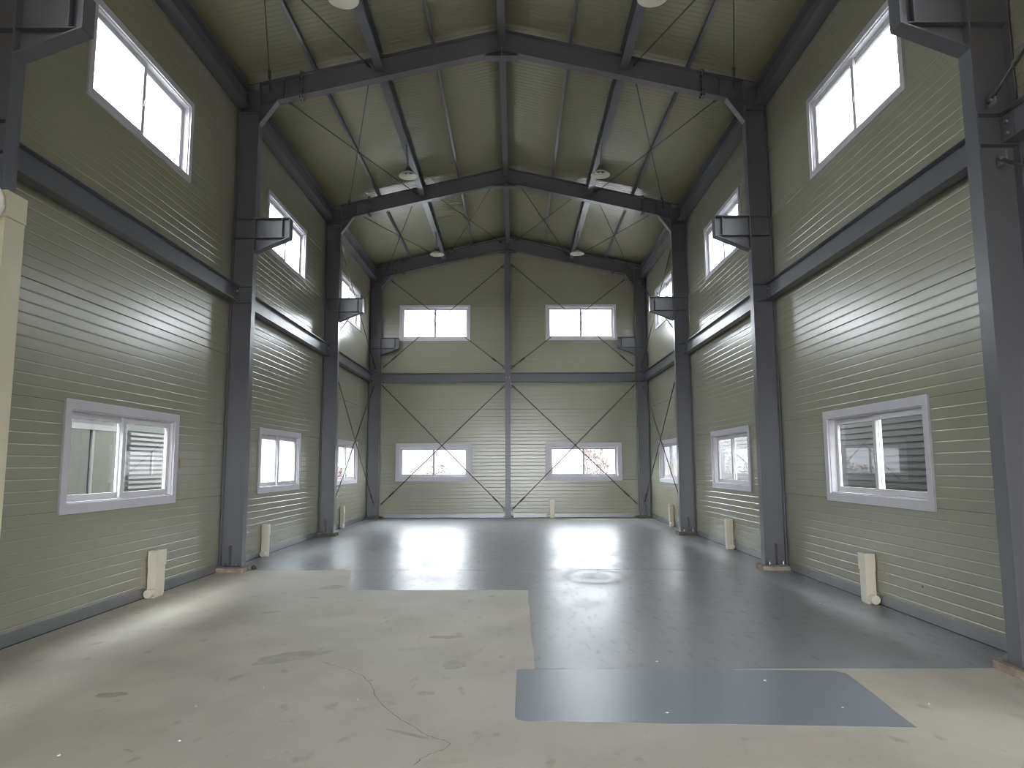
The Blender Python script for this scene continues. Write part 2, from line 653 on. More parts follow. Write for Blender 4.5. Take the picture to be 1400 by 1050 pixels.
GW_LO = [(-3.23, -1.05), (1.05, 3.23)]
GW_UP = [(-3.17, -1.10), (1.09, 3.15)]
for ci in range(9):
    z0, z1 = Z_C[ci], Z_C[ci] + COURSE
    for hi, (a, e) in enumerate(((-XW, 0.0), (0.0, XW))):
        if ci in (1, 5):
            g = (GW_LO if ci == 1 else GW_UP)[hi]
            panel(wg, "wall_panel_paint", TG, a, g[0] + HOLE_PAD, z0, z1)
            panel(wg, "wall_panel_paint", TG, g[1] - HOLE_PAD, e, z0, z1)
        else:
            panel(wg, "wall_panel_paint", TG, a, e, z0, z1, clip=gclip if ci >= 6 else None)
box("sill_plinth", wg, "pad_dark", -XW, XW, YE + 0.002, YE + 0.1, -0.19, 0.05)

# entrance wall with its open loading doorway (the daylight behind the camera)
DOOR = (-2.6, 3.3, 3.6)
wf = thing("wall_front", (0, YF, 0), "olive panel entrance wall with an open loading doorway", "wall", kind="structure")
for ci in range(9):
    z0, z1 = Z_C[ci], Z_C[ci] + COURSE
    if z1 <= DOOR[2] - 0.4:
        panel(wf, "wall_panel_paint", TF, -XW, DOOR[0], z0, z1)
        panel(wf, "wall_panel_paint", TF, DOOR[1], XW, z0, z1)
    else:
        panel(wf, "wall_panel_paint", TF, -XW, XW, z0, z1, clip=gclip if ci >= 6 else None)
for a, e in ((-XW, DOOR[0]), (DOOR[1], XW)):
    box("sill_plinth", wf, "pad_dark", a, e, YF - 0.1, YF - 0.002, -0.19, 0.05)

# ------------------------------------------------------------------ ceiling (ribbed roof panels)
ceil = thing("ceiling", (0, 0, ZP0), "ribbed olive roof panels pitched up to a central ridge", "ceiling", kind="structure")


def roof_panel(s, y0, y1):
    prof = rib_profile(y1 - y0, 0.1, 0.0045)
    n = len(prof)
    v = []
    for t, d in prof:
        for x in (0.0, XW + 0.12):
            v.append((s * x, y0 + t, zp(x) - d))
    back = len(v)
    for t, d in (prof[0], prof[-1]):
        for x in (0.0, XW + 0.12):
            v.append((s * x, y0 + t, zp(x) + 0.12))
    f = []
    L = 2 * (n - 1)
    for i in range(n - 1):
        f.append((2 * i, 2 * i + 1, 2 * i + 3, 2 * i + 2))
    f += [(back, back + 1, back + 3, back + 2), (0, back, back + 1, 1), (L, L + 1, back + 3, back + 2)]
    f.append(tuple([back] + [2 * i for i in range(n)] + [back + 2]))
    f.append(tuple([back + 1] + [2 * i + 1 for i in range(n)] + [back + 3]))
    if s < 0:
        f = [q[::-1] for q in f]
    return sharp_rim(finish("roof_panel", v, f, "roof_panel_paint", ceil), n - 1)


for s in (-1, 1):
    first = None
    y = YF - 0.12
    k = 0
    while y < YE + 0.1:
        if first is None:
            first = roof_panel(s, y, y + 1.0)
        else:
            o = first.copy()
            C.objects.link(o)
            o.location = (0, k * 1.0, 0)
        y += 1.0
        k += 1

# ------------------------------------------------------------------ baseboards (galvanized flashing)
for s, nm in ((-1, "baseboard_left"), (1, "baseboard_right")):
    root = thing(nm, (s * XW, 0, 0), "galvanized flashing strip along the foot of " + SIDE[s], "baseboard", kind="structure")
    for a, e in ((YF + 0.02, FY[1] - 0.17), (FY[1] + 0.17, FY[2] - 0.17), (FY[2] + 0.17, FY[3] - 0.17), (FY[3] + 0.17, FY[4] - 0.17)):
        box("flashing", root, "galvanized", s * (XW - 0.001), s * (XW - 0.010), a, e, 0.012, 0.115)
        box("shadow_strip", root, "gasket", s * (XW - 0.001), s * (XW - 0.006), a, e, 0.0, 0.012)  # solid dark strip, coloured as the shade under the flashing
root = thing("baseboard_back", (0, YE, 0), "galvanized flashing strip along the foot of the gable wall", "baseboard", kind="structure")
for a, e in ((-3.55, -0.13), (0.13, 3.55)):
    box("flashing", root, "galvanized", a, e, YE - 0.010, YE - 0.001, 0.012, 0.115)
    box("shadow_strip", root, "gasket", a, e, YE - 0.006, YE - 0.001, 0.0, 0.012)  # same dark-coloured strip for the shade line

# ------------------------------------------------------------------ windows
win_n = 0


def window(T, u0, u1, z0, z1, glassmat, cas, label, front_first, group):
    """sliding window: casing on the wall face, box frame in the opening, two sashes with panes"""
    global win_n
    win_n += 1
    base = T((u0 + u1) / 2, 0, z0)
    w = thing("window_%d" % win_n, base, label, "window", group, "structure")
    ring("casing", w, "casing_white", T, u0, u1, z0, z1, (cas, cas, cas, cas), 0.0, 0.022)
    a, b, c, d = u0 + cas - 0.012, u1 - cas + 0.012, z0 + cas - 0.012, z1 - cas + 0.012
    ring("frame", w, "window_white", T, a - 0.03, b + 0.03, c - 0.03, d + 0.03, 0.055, -0.105, -0.0005)
    fa, fb, fc, fd = a + 0.025, b - 0.025, c + 0.025, d - 0.025
    tbox("track", w, "window_white", T, fa, fb, -0.074, -0.070, fc, fc + 0.016)
    mid = (fa + fb) / 2
    st = 0.060
    for k, (p, q) in enumerate(((fa, mid + st / 2), (mid - st / 2, fb))):
        fr = (k == 0) == front_first
        d1 = -0.036 if fr else -0.074
        d0 = d1 - 0.032
        sash = ring("sash", w, "window_white", T, p, q, fc + 0.003, fd - 0.003, (st, st, st, st), d0, d1)
        pane = tbox("pane", sash, glassmat, T, p + st - 0.004, q - st + 0.004, (d0 + d1) / 2 - 0.003, (d0 + d1) / 2 + 0.003, fc + st - 0.002, fd - st + 0.002)
        if fr:
            um = q - st * 0.5 if k == 0 else p + st * 0.5
            zm = fc + (fd - fc) * 0.45
            tbox("latch", sash, "bolt_steel", T, um - 0.012, um + 0.012, d1, d1 + 0.012, zm - 0.035, zm + 0.035)
    # daylight sampling portal on the outside of the opening
    ld = bpy.data.lights.new("window_daylight", 'AREA')
    ld.shape = 'RECTANGLE'
    ld.size = (b - a)
    ld.size_y = (d - c)
    ld.cycles.is_portal = True
    lo = bpy.data.objects.new("window_daylight", ld)
    C.objects.link(lo)
    pc = Vector(T((a + b) / 2, -0.12, (c + d) / 2))
    inward = (Vector(T(0, 1, 0)) - Vector(T(0, 0, 0)))
    lo.rotation_euler = inward.to_track_quat('-Z', 'Y').to_euler()
    lo.location = pc
    return w


for s, T in ((-1, TL), (1, TR)):
    for b in (-2, -1, 0, 1, 2, 3):
        y0, y1 = WIN_Y[b]
        window(T, y0, y1, 1.03, 2.105, "clear_glass", 0.095, "lower white sliding window %s of %s" % (BAY[b], SIDE[s]), (s < 0) is False, "lower side wall windows")
        if b < 0:
            continue
        window(T, y0, y1 - 0.02, 5.09, 6.155, "frosted_glass", 0.075, "upper white frosted window %s of %s" % (BAY[b], SIDE[s]), s < 0, "upper side wall windows")
GN = {0: "cabinet-side half of gable wall", 1: "cabinet-free half of gable wall"}
for hi in (0, 1):
    g = GW_LO[hi]
    window(TG, g[0], g[1], 1.035, 2.115, "hazy_glass", 0.115, "lower white window with hazy glass in %s" % GN[hi], True, "gable wall windows")
    g = GW_UP[hi]
    window(TG, g[0], g[1], 5.085, 6.14, "frosted_glass", 0.06, "upper glaring white window in %s" % GN[hi], True, "gable wall windows")
ld = bpy.data.lights.new("doorway_daylight", 'AREA')
ld.shape = 'RECTANGLE'
ld.size = DOOR[1] - DOOR[0]
ld.size_y = DOOR[2]
ld.cycles.is_portal = True
lo = bpy.data.objects.new("doorway_daylight", ld)
C.objects.link(lo)
lo.location = ((DOOR[0] + DOOR[1]) / 2, YF - 0.15, DOOR[2] / 2)
lo.rotation_euler = Vector((0, 1, 0)).to_track_quat('-Z', 'Y').to_euler()

# ------------------------------------------------------------------ steel columns with crane brackets
FW = 0.075      # half flange width
RF = 0.010      # rafter flange thickness
SP = "steel_paint"


def steel_column(s, y, label):
    c = thing("steel_column", (s * 3.83, y, 0.0), label, "column", "steel columns along the side walls", "thing")
    xo = 3.985
    X = lambda a: s * a
    top = zt(XW) - 0.01
    box("pad", c, "pad_grout", X(3.995), X(3.615), y - 0.155, y + 0.155, 0.0, 0.058)
    box("base_plate", c, SP, X(3.992), X(3.655), y - 0.11, y + 0.11, 0.058, 0.076)
    box("web", c, SP, X(xo - 0.005), X(XI + 0.005), y - 0.005, y + 0.005, 0.076, top)
    box("flange", c, SP, X(xo), X(xo - 0.011), y - FW, y + FW, 0.076, top)
    box("flange", c, SP, X(XI + 0.011), X(XI), y - FW, y + FW, 0.076, zt(XI) - 0.006)
    for z in (3.856, 4.10, 4.842, 5.135, 6.80):
        box("stiffener", c, SP, X(xo - 0.012), X(XI + 0.012), y - FW + 0.006, y + FW - 0.006, z - 0.005, z + 0.005)
    prism_xz("cap_plate", c, SP, [(X(xo), zt(xo) - 0.006), (X(XI), zt(XI) - 0.006), (X(XI), zt(XI) + RF - 0.002), (X(xo), zt(xo) + RF - 0.002)], y - FW, y + FW)
    box("base_gusset", c, SP, X(3.842), X(3.852), y - 0.10, y - 0.005, 0.076, 0.36)
    for dx in (3.74, 3.93):
        bt = tube("anchor_bolt", c, "bolt_steel", (X(dx), y - 0.06, 0.076), (X(dx), y - 0.06, 0.115), 0.011, 6)
    # crane bracket
    br = prism_xz("crane_bracket", c, SP, [(X(XI), 4.635), (X(XI), 5.13), (X(3.165), 5.13), (X(3.165), 4.845)], y - 0.005, y + 0.005)
    box("top_plate", br, SP, X(XI), X(3.15), y - FW, y + FW, 5.128, 5.140)
    prism_xz("haunch_plate", br, SP, [(X(XI), 4.622), (X(XI), 4.636), (X(3.16), 4.846), (X(3.16), 4.832)], y - FW, y + FW)
    box("end_plate", br, SP, X(3.15), X(3.162), y - FW, y + FW, 4.832, 5.128)
    box("stiffener", br, SP, X(XI), X(3.162), y - FW + 0.008, y + FW - 0.008, 4.838, 4.846)
    box("stiffener", br, SP, X(3.265), X(3.275), y - FW + 0.012, y + FW - 0.012, 4.846, 5.128)
    return c


for s in (-1, 1):
    lab = lambda i: "grey steel H column with crane bracket, %s, on %s" % (FRAME[i], SIDE[s])
    c0 = steel_column(s, FY[1], lab(1))
    for i in (2, 3, 4):
        cc = copy_tree(c0, (s * 3.83, FY[i], 0), lab(i))
        if i >= 3:      # the far pads are dark grout
            for ch in cc.children:
                if ch.name.startswith("pad"):
                    ch.data = ch.data.copy()
                    ch.data.materials[0] = MAT["pad_dark"]

# gable centre post
c = thing("gable_post", (0, YE - 0.1, 0), "slim grey steel post in the middle of the gable wall", "column", None, "thing")
gx = -0.02
gt = 7.672
box("base_plate", c, SP, gx - 0.13, gx + 0.13, YE - 0.25, YE - 0.012, 0.0, 0.05)
box("web", c, SP, gx - 0.004, gx + 0.004, YE - 0.20, YE - 0.02, 0.05, gt)
box("flange", c, SP, gx - FW, gx + FW, YE - 0.21, YE - 0.20, 0.05, gt)
box("flange", c, SP, gx - FW, gx + FW, YE - 0.02, YE - 0.01, 0.05, gt)
for sx in (-1, 1):
    for z in (0.25, 3.72, 4.28, 7.25):
        box("gusset_plate", c, SP, gx + sx * 0.005, gx + sx * 0.14, YE - 0.155, YE - 0.147, z - 0.06, z + 0.06)
for k in (-1, 1):
    box("bolt", c, "bolt_steel", gx + k * 0.05 - 0.012, gx + k * 0.05 + 0.012, YE - 0.218, YE - 0.21, 3.97, 4.0)

# ------------------------------------------------------------------ rafters (half portal beams)

def rafter(s, y, label):
    X = lambda a: s * a
    r = thing("rafter", (s * 1.9, y, zb(1.9)), label, "rafter", "roof rafters", "thing")
    xa, xb = XI - 0.003, 0.004
    prism_xz("web", r, SP, [(X(xa), zb(xa)), (X(xb), zb(xb)), (X(xb), zt(xb)), (X(xa), zt(xa))], y - 0.004, y + 0.004)
    prism_xz("bottom_flange", r, SP, [(X(xa), zb(xa) - RF), (X(xb), zb(xb) - RF), (X(xb), zb(xb)), (X(xa), zb(xa))], y - FW, y + FW)
    prism_xz("top_flange", r, SP, [(X(xa), zt(xa)), (X(xb), zt(xb)), (X(xb), zt(xb) + RF), (X(xa), zt(xa) + RF)], y - FW, y + FW)
    # knee haunch
    k = prism_xz("knee_haunch", r, SP, [(X(xa), zb(xa) - RF), (X(3.42), zb(3.42) - RF), (X(xa), 6.635)], y - 0.004, y + 0.004)
    kx, kz = 3.42, zb(3.42) - RF
    dx, dz = XI + 0.01 - kx, 6.62 - kz
    L = math.hypot(dx, dz)
    nx, nz = -dz / L * 0.0, 0
    prism_xz("haunch_plate", k, "pale_lit_steel_paint", [(X(kx), kz), (X(xa), 6.635), (X(xa), 6.615), (X(kx - 0.016), kz - 0.001)], y - 0.06, y + 0.06)  # paler colour stands in for light bounced up from the floor
    # field splice with bolts
    sx = 3.05
    sp = prism_xz("splice_plate", r, SP, [(X(sx - 0.008), zb(sx) - 0.05), (X(sx + 0.008), zb(sx) - 0.05), (X(sx + 0.008), zt(sx) + 0.05), (X(sx - 0.008), zt(sx) + 0.05)], y - FW, y + FW)
    bl = []
    for zz in (zb(sx) - 0.035, zb(sx) + 0.06, zt(sx) - 0.06, zt(sx) + 0.035):
        for yy in (-0.045, 0.045):
            bl.append((X(sx - 0.028), X(sx + 0.028), y + yy - 0.012, y + yy + 0.012, zz - 0.012, zz + 0.012))
    boxes("splice_bolts", sp, "rod_steel", bl)["kind"] = "stuff"
    # stiffeners
    for q in (3.32,):
        prism_xz("stiffener", r, SP, [(X(q - 0.004), zb(q)), (X(q + 0.004), zb(q)), (X(q + 0.004), zt(q)), (X(q - 0.004), zt(q))], y - FW + 0.008, y + FW - 0.008)
    # apex haunch
    az = 7.685
    ap = prism_xz("apex_haunch", r, SP, [(X(0.004), zb(0) - RF), (X(0.23), zb(0.23) - RF), (X(0.23), az), (X(0.004), az)], y - 0.004, y + 0.004)
    box("apex_plate", ap, "pale_lit_steel_paint" if False else SP, X(0.003), X(0.25), y - FW, y + FW, az - 0.010, az)
    box("apex_splice", ap, SP, X(0.003), X(0.012), y - FW, y + FW, az, 7.922)
    return r


for s in (-1, 1):
    lab = lambda i: "grey steel rafter of the frame %s on %s" % (FRAME[i], SLOPE[s])
    r0 = rafter(s, FY[1], lab(1))
    for i in (2, 3, 4):
        copy_tree(r0, (s * 1.9, FY[i], zb(1.9)), lab(i))


# ------------------------------------------------------------------ beams along the hall
def h_beam(name, x, y0, y1, z0, z1, hw, label, cat, group, webt=0.006, ft=0.009, plates=False, s=1, gaps=(0, 1)):
    b = thing(name, (x, (y0 + y1) / 2, z0), label, cat, group, "thing")
    g = 0.074
    box("web", b, SP, x - webt / 2, x + webt / 2, y0 + gaps[0] * g, y1 - gaps[0] * g, z0 + ft, z1 - ft)
    box("bottom_flange", b, SP, x - hw, x + hw, y0 + gaps[1] * g, y1 - gaps[1] * g, z0, z0 + ft)
    box("top_flange", b, SP, x - hw, x + hw, y0 + g, y1 - g, z1 - ft, z1)
    if plates:
        for yy, d in ((y0, 1), (y1, -1)):
            pl = box("connection_plate", b, SP, x - s * 0.003, x - s * 0.013, yy, yy + d * 0.14, z0 + 0.02, z1 - 0.02)
            for zz in (z0 + 0.075, z1 - 0.075):
                tube("bolt", pl, "bolt_steel", (x - s * 0.012, yy + d * 0.075, zz), (x - s * 0.032, yy + d * 0.075, zz), 0.014, 6)
    return b


for b in range(4):
    a, e = FY[b] + 0.007, FY[b + 1] - 0.007
    for s in (-1, 1):
        h_beam("wall_girder", s * 3.905, a, e, 3.856, 4.100, 0.062, "grey steel girder at mid height %s along %s" % (BAY[b], SIDE[s]), "beam", "mid-height wall girders", plates=True, s=s)
        h_beam("eave_beam", s * 3.893, a, e, 6.855, 7.150, 0.095, "grey steel eave beam %s above %s" % (BAY[b], SIDE[s]), "beam", "eave beams")
        h_beam("roof_beam", s * 1.865, a, e, 7.470, 7.740, 0.065, "grey steel roof beam carrying the lamps, %s on %s" % (BAY[b], SLOPE[s]), "beam", "lamp beams under the roof", gaps=(1, 0))
        for xk, nm in ((2.86, "lower"), (1.07, "upper")):
            z0 = zt(xk - 0.047) + RF + 0.001
            p = thing("roof_purlin", (s * xk, (a + e) / 2, z0), "thin grey %s purlin %s on %s" % (nm, BAY[b], SLOPE[s]), "purlin", "thin roof purlins", "thing")
            box("web", p, SP, s * xk - 0.0025, s * xk + 0.0025, a, e, z0, z0 + 0.085)
            box("bottom_flange", p, SP, s * xk, s * (xk - 0.045), a, e, z0, z0 + 0.004)
            box("top_flange", p, SP, s * xk, s * (xk - 0.035), a, e, z0 + 0.08, z0 + 0.084)
    h_beam("ridge_beam", 0.0, a, e, 7.930, 8.175, 0.055, "grey steel ridge beam %s" % BAY[b], "beam", "ridge beams", gaps=(1, 0))
for s in (-1, 1):
    b = thing("gable_girder", (s * 1.85, YE - 0.06, 3.85), "grey steel girder across %s" % GN[0 if s < 0 else 1], "beam", "gable girders", "thing")
    x0, x1 = s * 0.095, s * 3.65
    box("web", b, SP, x0, x1, YE - 0.075, YE - 0.069, 3.865, 4.115)
    box("bottom_flange", b, SP, x0, x1, YE - 0.135, YE - 0.012, 3.856, 3.865)
    box("top_flange", b, SP, x0, x1, YE - 0.135, YE - 0.012, 4.115, 4.124)


# ------------------------------------------------------------------ brace rods
def brace(p, q, label, group, turn=0.18, r=0.0125, turn_r=0.024, back=None):
    p, q = Vector(p), Vector(q)
    d = (q - p).normalized()
    L = (q - p).length
    t = thing("brace_rod", p, label, "brace rod", group, "thing")
    tube("rod", t, "rod_steel", p, q, r, 6)
    a = p + d * (L * 0.0 + 0.30)
    tube("turnbuckle", t, "rod_steel", a, a + d * turn, turn_r, 6)
    for c, e in ((p, d), (q, -d)):
        tube("clevis", t, "rod_steel", c - e * 0.02, c + e * 0.12, 0.017, 6)
        if back is not None:        # welded lug plate with its pin, back = (axis towards the column, reach)
            ax, reach = back
            if ax == 'y':
                sg = -1 if e.y > 0 else 1
                lug = box("lug_plate", t, "pale_lit_steel_paint", c.x - 0.005, c.x + 0.005, c.y + sg * reach, c.y - sg * 0.055, c.z - 0.045, c.z + 0.045)
                tube("pin", lug, "bolt_steel", (c.x - 0.026, c.y - sg * 0.02, c.z), (c.x + 0.026, c.y - sg * 0.02, c.z), 0.012, 8)
    return t


yb = 20.097
for s in (-1, 1):
    n = GN[0 if s < 0 else 1]
    brace((s * 3.60, yb, 0.40), (s * 0.11, yb, 3.76), "lower steel brace rod rising from corner to post, %s" % n, "gable brace rods")
    brace((s * 0.11, yb + 0.025, 0.25), (s * 3.63, yb + 0.025, 3.77), "lower steel brace rod falling from corner to post, %s" % n, "gable brace rods")
    brace((s * 3.59, yb, 4.31), (s * 0.10, yb, 7.32), "upper steel brace rod rising from corner to post, %s" % n, "gable brace rods", r=0.011)
    brace((s * 0.10, yb + 0.025, 4.27), (s * 3.40, yb + 0.025, 6.855), "upper steel brace rod falling from corner to post, %s" % n, "gable brace rods", r=0.011)
    xb = s * 3.82
    for b in (0, 3):
        y0, y1 = FY[b] + 0.055, FY[b + 1] - 0.055
        for lo_, hi_, nm in ((0.26, 3.74, "lower"), (4.20, 6.72, "upper")):
            brace((xb - s * 0.02, y1, lo_ + 0.16 * (lo_ < 1)), (xb - s * 0.02, y0, hi_), "%s brace rod falling towards gable, %s, %s" % (nm, BAY[b], SIDE[s][4:]), "side wall brace rods", back=("y", 0.046))
            brace((xb + s * 0.025, y0, lo_), (xb + s * 0.025, y1, hi_), "%s brace rod rising towards gable, %s, %s" % (nm, BAY[b], SIDE[s][4:]), "side wall brace rods", back=("y", 0.046))
    # roof rods
    for b in (0, 1, 2, 3):
        y0, y1 = FY[b] + 0.05, FY[b + 1] - 0.05
        zo, zi = zt(3.5) - 0.10, zt(2.05) - 0.10
        brace((s * 3.52, y0, zo), (s * 2.02, y1, zi), "thin roof rod rising to lamp beam %s, %s" % (BAY[b], SLOPE[s][4:]), "roof brace rods", r=0.010)
        brace((s * 3.52, y1, zo - 0.035), (s * 2.02, y0, zi - 0.035), "thin roof rod falling from lamp beam %s, %s" % (BAY[b], SLOPE[s][4:]), "roof brace rods", r=0.010)
    y0, y1 = FY[3] + 0.05, FY[4] - 0.05
    zo, zi = zt(1.7) - 0.10, zt(0.2) - 0.10
    brace((s * 1.72, y0, zo), (s * 0.20, y1, zi), "thin roof brace rod rising to ridge beside gable on %s" % SLOPE[s], "roof brace rods", r=0.010)
    brace((s * 1.72, y1, zo - 0.035), (s * 0.20, y0, zi - 0.035), "thin roof brace rod falling from ridge beside gable on %s" % SLOPE[s], "roof brace rods", r=0.010)


# ------------------------------------------------------------------ high-bay lamps
def lamp(s, y, label):
    x, z = s * 1.80, 6.86
    l = thing("pendant_lamp", (x, y, z), label, "lamp", "high-bay lamps under the roof", "thing")
    prof = [(0.182, 0.0), (0.184, 0.004), (0.155, 0.034), (0.110, 0.062), (0.078, 0.075), (0.073, 0.072), (0.106, 0.058), (0.150, 0.030), (0.176, 0.004)]
    lathe("reflector", l, "lamp_enamel", (x, y, z), prof, 28, closed=True)
    lathe("lamp_holder", l, "lamp_grey", (x, y, z), [(0.0, 0.066), (0.070, 0.066), (0.082, 0.080), (0.080, 0.115), (0.050, 0.150), (0.0, 0.152)], 20)
    lathe("bulb", l, "white_plastic", (x, y, z), [(0.0, 0.030), (0.022, 0.034), (0.030, 0.048), (0.022, 0.062), (0.018, 0.068)], 16)
    for k in (-1, 1):
        tube("bracket_arm", l, "lamp_dark", (x + k * 0.10, y, z + 0.065), (x + k * 0.012, y, z + 0.20), 0.008, 6)
    tube("hanger_rod", l, "pale_lit_steel_paint", (x, y, z + 0.15), (x + s * 0.04, y, 7.469), 0.014, 8)
    return l


for s in (-1, 1):
    lab = lambda b: "off-white conical high-bay lamp %s on %s" % (BAY[b], SLOPE[s])
    ref = lamp(s, 7.62, lab(1))
    for b, y in ((2, 12.66), (3, 17.60)):
        copy_tree(ref, (s * 1.80, y, 6.86), lab(b))


# ------------------------------------------------------------------ cream duct stubs at the foot of the walls
def stub(T, u, label, w=0.10, dep=0.10, flip=1, mat="cream_pvc"):
    b = Vector(T(u, 0.06, 0.0))
    t = thing("duct_stub", b, label, "duct", "cream duct stubs at the foot of the walls", "thing")
    d0 = 0.012
    tbox("channel", t, mat, T, u - w / 2, u + w / 2, d0, d0 + dep, 0.0, 0.34)
    tbox("sleeve", t, mat, T, u - w / 2 - 0.012, u + w / 2 + 0.022, d0, d0 + dep + 0.008, 0.34, 0.52)
    tbox("seam", t, mat, T, u - w / 2 - 0.004, u + w / 2 + 0.004, d0 + dep, d0 + dep + 0.006, 0.02, 0.33)
    uf = u - flip * (w / 2)
    tube("elbow", t, mat, T(uf, d0 + 0.055, 0.055), T(uf - flip * 0.09, d0 + 0.055, 0.055), 0.048, 12)
    return t


stub(TL, 8.25, "cream duct stub %s of %s" % (BAY[1], SIDE[-1]), w=0.20, dep=0.09)
stub(TL, 11.80, "cream duct stub %s of %s" % (BAY[2], SIDE[-1]), w=0.09, dep=0.10)
stub(TL, 17.05, "cream duct stub %s of %s" % (BAY[3], SIDE[-1]), w=0.09, dep=0.08)
stub(TR, 7.72, "cream duct stub %s of %s" % (BAY[1], SIDE[1]), w=0.12, dep=0.10)
stub(TR, 12.60, "cream duct stub %s of %s" % (BAY[2], SIDE[1]), w=0.09, dep=0.11)
stub(TR, 17.25, "cream duct stub %s of %s" % (BAY[3], SIDE[1]), w=0.09, dep=0.09)
stub(TG, 1.22, "cream duct stub at the foot of the gable wall", w=0.11, dep=0.08)

# ------------------------------------------------------------------ tall cream cabinet beside the fourth column
cab = thing("tall_cabinet", (-3.62, 4.86, 0), "tall cream metal cabinet with a capped top in front of the steel column", "cabinet", None, "thing")
cx0, cx1, cy0, cy1, cz = -3.775, -3.40, 4.765, 4.965, 3.41
box("body", cab, "cream_metal", cx0, cx1 - 0.004, cy0 + 0.012, cy1 - 0.003, 0.0, cz - 0.19)
box("corner_trim", cab, "cream_metal", cx1 - 0.03, cx1, cy0, cy1, 0.0, cz - 0.192)
box("cap", cab, "cream_metal", cx0, cx1 + 0.006, cy0 - 0.004, cy1 + 0.004, cz - 0.189, cz)
dr = box("door", cab, "cream_metal", cx0 + 0.04, cx1 - 0.05, cy0 + 0.002, cy0 + 0.012, 0.12, cz - 0.25)
box("handle", dr, "lamp_dark", cx1 - 0.13, cx1 - 0.10, cy0 - 0.012, cy0 + 0.002, 1.1, 1.26)

# round white guard hanging in front of the cabinet cap
fan = thing("wall_fan", (-3.46, 4.72, 3.27), "round white fan guard mounted at the top of the cream cabinet", "fan", None, "thing")
fv, ff = [], []
n1, n2 = 28, 8
for i in range(n1):
    a = 2 * math.pi * i / n1
    for j in range(n2):
        b = 2 * math.pi * j / n2
        rr = 0.165 + 0.016 * math.cos(b)
        fv.append((-3.56 + rr * math.cos(a), 4.715 + 0.016 * math.sin(b), 3.30 + rr * math.sin(a)))
for i in range(n1):
    for j in range(n2):
        ff.append((i * n2 + j, ((i + 1) % n1) * n2 + j, ((i + 1) % n1) * n2 + (j + 1) % n2, i * n2 + (j + 1) % n2))
finish("guard_ring", fv, ff, "white_plastic", fan, smooth=True)
tube("back_disc", fan, "cream_pvc", (-3.56, 4.735, 3.30), (-3.56, 4.76, 3.30), 0.160, 28)
tube("hub", fan, "white_plastic", (-3.56, 4.69, 3.30), (-3.56, 4.737, 3.30), 0.045, 16)
for k in range(12):
    a = 2 * math.pi * k / 12
    tube("guard_wire", fan, "white_plastic", (-3.56 + 0.04 * math.cos(a), 4.705, 3.30 + 0.04 * math.sin(a)), (-3.56 + 0.165 * math.cos(a), 4.712, 3.30 + 0.165 * math.sin(a)), 0.0025, 5)

# ------------------------------------------------------------------ floor marks: crack, stains, chips
def gp(px, py):
    """floor point seen at a photograph pixel (used once to lay out the marks in plan)"""
    u, v = (px - 700) / F_PX, (py - 525) / F_PX
    d = r2 * u + d2 * v + fwd
    t = -CH / d.z
    return (CX + d.x * t, d.y * t)


crk = [(440, 905), (475, 915), (497, 924), (508, 938), (514, 952), (526, 968), (545, 982), (566, 994), (585, 1006), (603, 1011), (616, 1016), (608, 1024), (590, 1030), (574, 1038), (566, 1048)]
pts = []
for i in range(len(crk) - 1):
    a, b = gp(*crk[i]), gp(*crk[i + 1])
    for k in range(5):
        t = k / 5
        pts.append((a[0] + (b[0] - a[0]) * t + random.uniform(-.006, .006), a[1] + (b[1] - a[1]) * t + random.uniform(-.006, .006)))
ribbon("crack", floor, "crack_dark", pts, 0.0028, 0.0006)


def blot(name, mat, px, py, rx, ry, z, rot=0.0, n=40, rough=0.25):
    c0 = gp(px, py)
    ph = [random.uniform(0, 6.28) for _ in range(5)]
    p = []
    for i in range(n):
        a = 2 * math.pi * i / n
        k = 1 + rough * (0.5 * math.sin(2 * a + ph[0]) + 0.35 * math.sin(3 * a + ph[1]) + 0.3 * math.sin(5 * a + ph[2]) + 0.2 * math.sin(9 * a + ph[3]) + 0.15 * math.sin(14 * a + ph[4]))
        x, y = rx * k * math.cos(a), ry * k * math.sin(a)
        p.append((c0[0] + x * math.cos(rot) - y * math.sin(rot), c0[1] + x * math.sin(rot) + y * math.cos(rot)))
    v = [(x, y, z) for x, y in p]
    return finish(name, v, [tuple(range(n))], mat, floor)


blot("stain", "stain_dark", 398, 898, 0.30, 0.13, 0.0005, 0.5)
blot("stain", "stain_dark", 621, 909, 0.10, 0.10, 0.0005, 0.9)
blot("stain", "stain_dark", 610, 871, 0.14, 0.06, 0.0005, 0.0)
blot("stain", "stain_dark", 152, 950, 0.09, 0.06, 0.0005, 0.0)
blot("stain", "stain_dark", 455, 803, 0.16, 0.14, 0.0005, 0.0)
blot("stain", "stain_dark", 370, 837, 0.10, 0.06, 0.0005, 0.3)
for px, py, L, ww in ((560, 1004, 0.14, 0.018), (582, 948, 0.05, 0.05), (175, 1026, 0.035, 0.012), (430, 817, 0.09, 0.03)):
    blot("stain", "stain_dark", px, py, L, ww, 0.0005, -0.5)

blot("worn_patch", "stain_worn", 1195, 941, 0.20, 0.16, 0.0004, 0.3)
blot("worn_patch", "stain_worn", 1120, 1012, 0.16, 0.05, 0.0004, 0.1)
blot("worn_patch", "stain_worn", 610, 1040, 0.10, 0.05, 0.0004, 0.2)
# small marks on the side walls
tube("drain_hole", wr, "gasket", (XW - 0.004, 6.81, 0.319), (XW + 0.02, 6.81, 0.319), 0.014, 10)
tbox("cable_tag", wl, "tag_orange", TL, 8.80, 8.84, 0.0, 0.006, 1.44, 1.56)

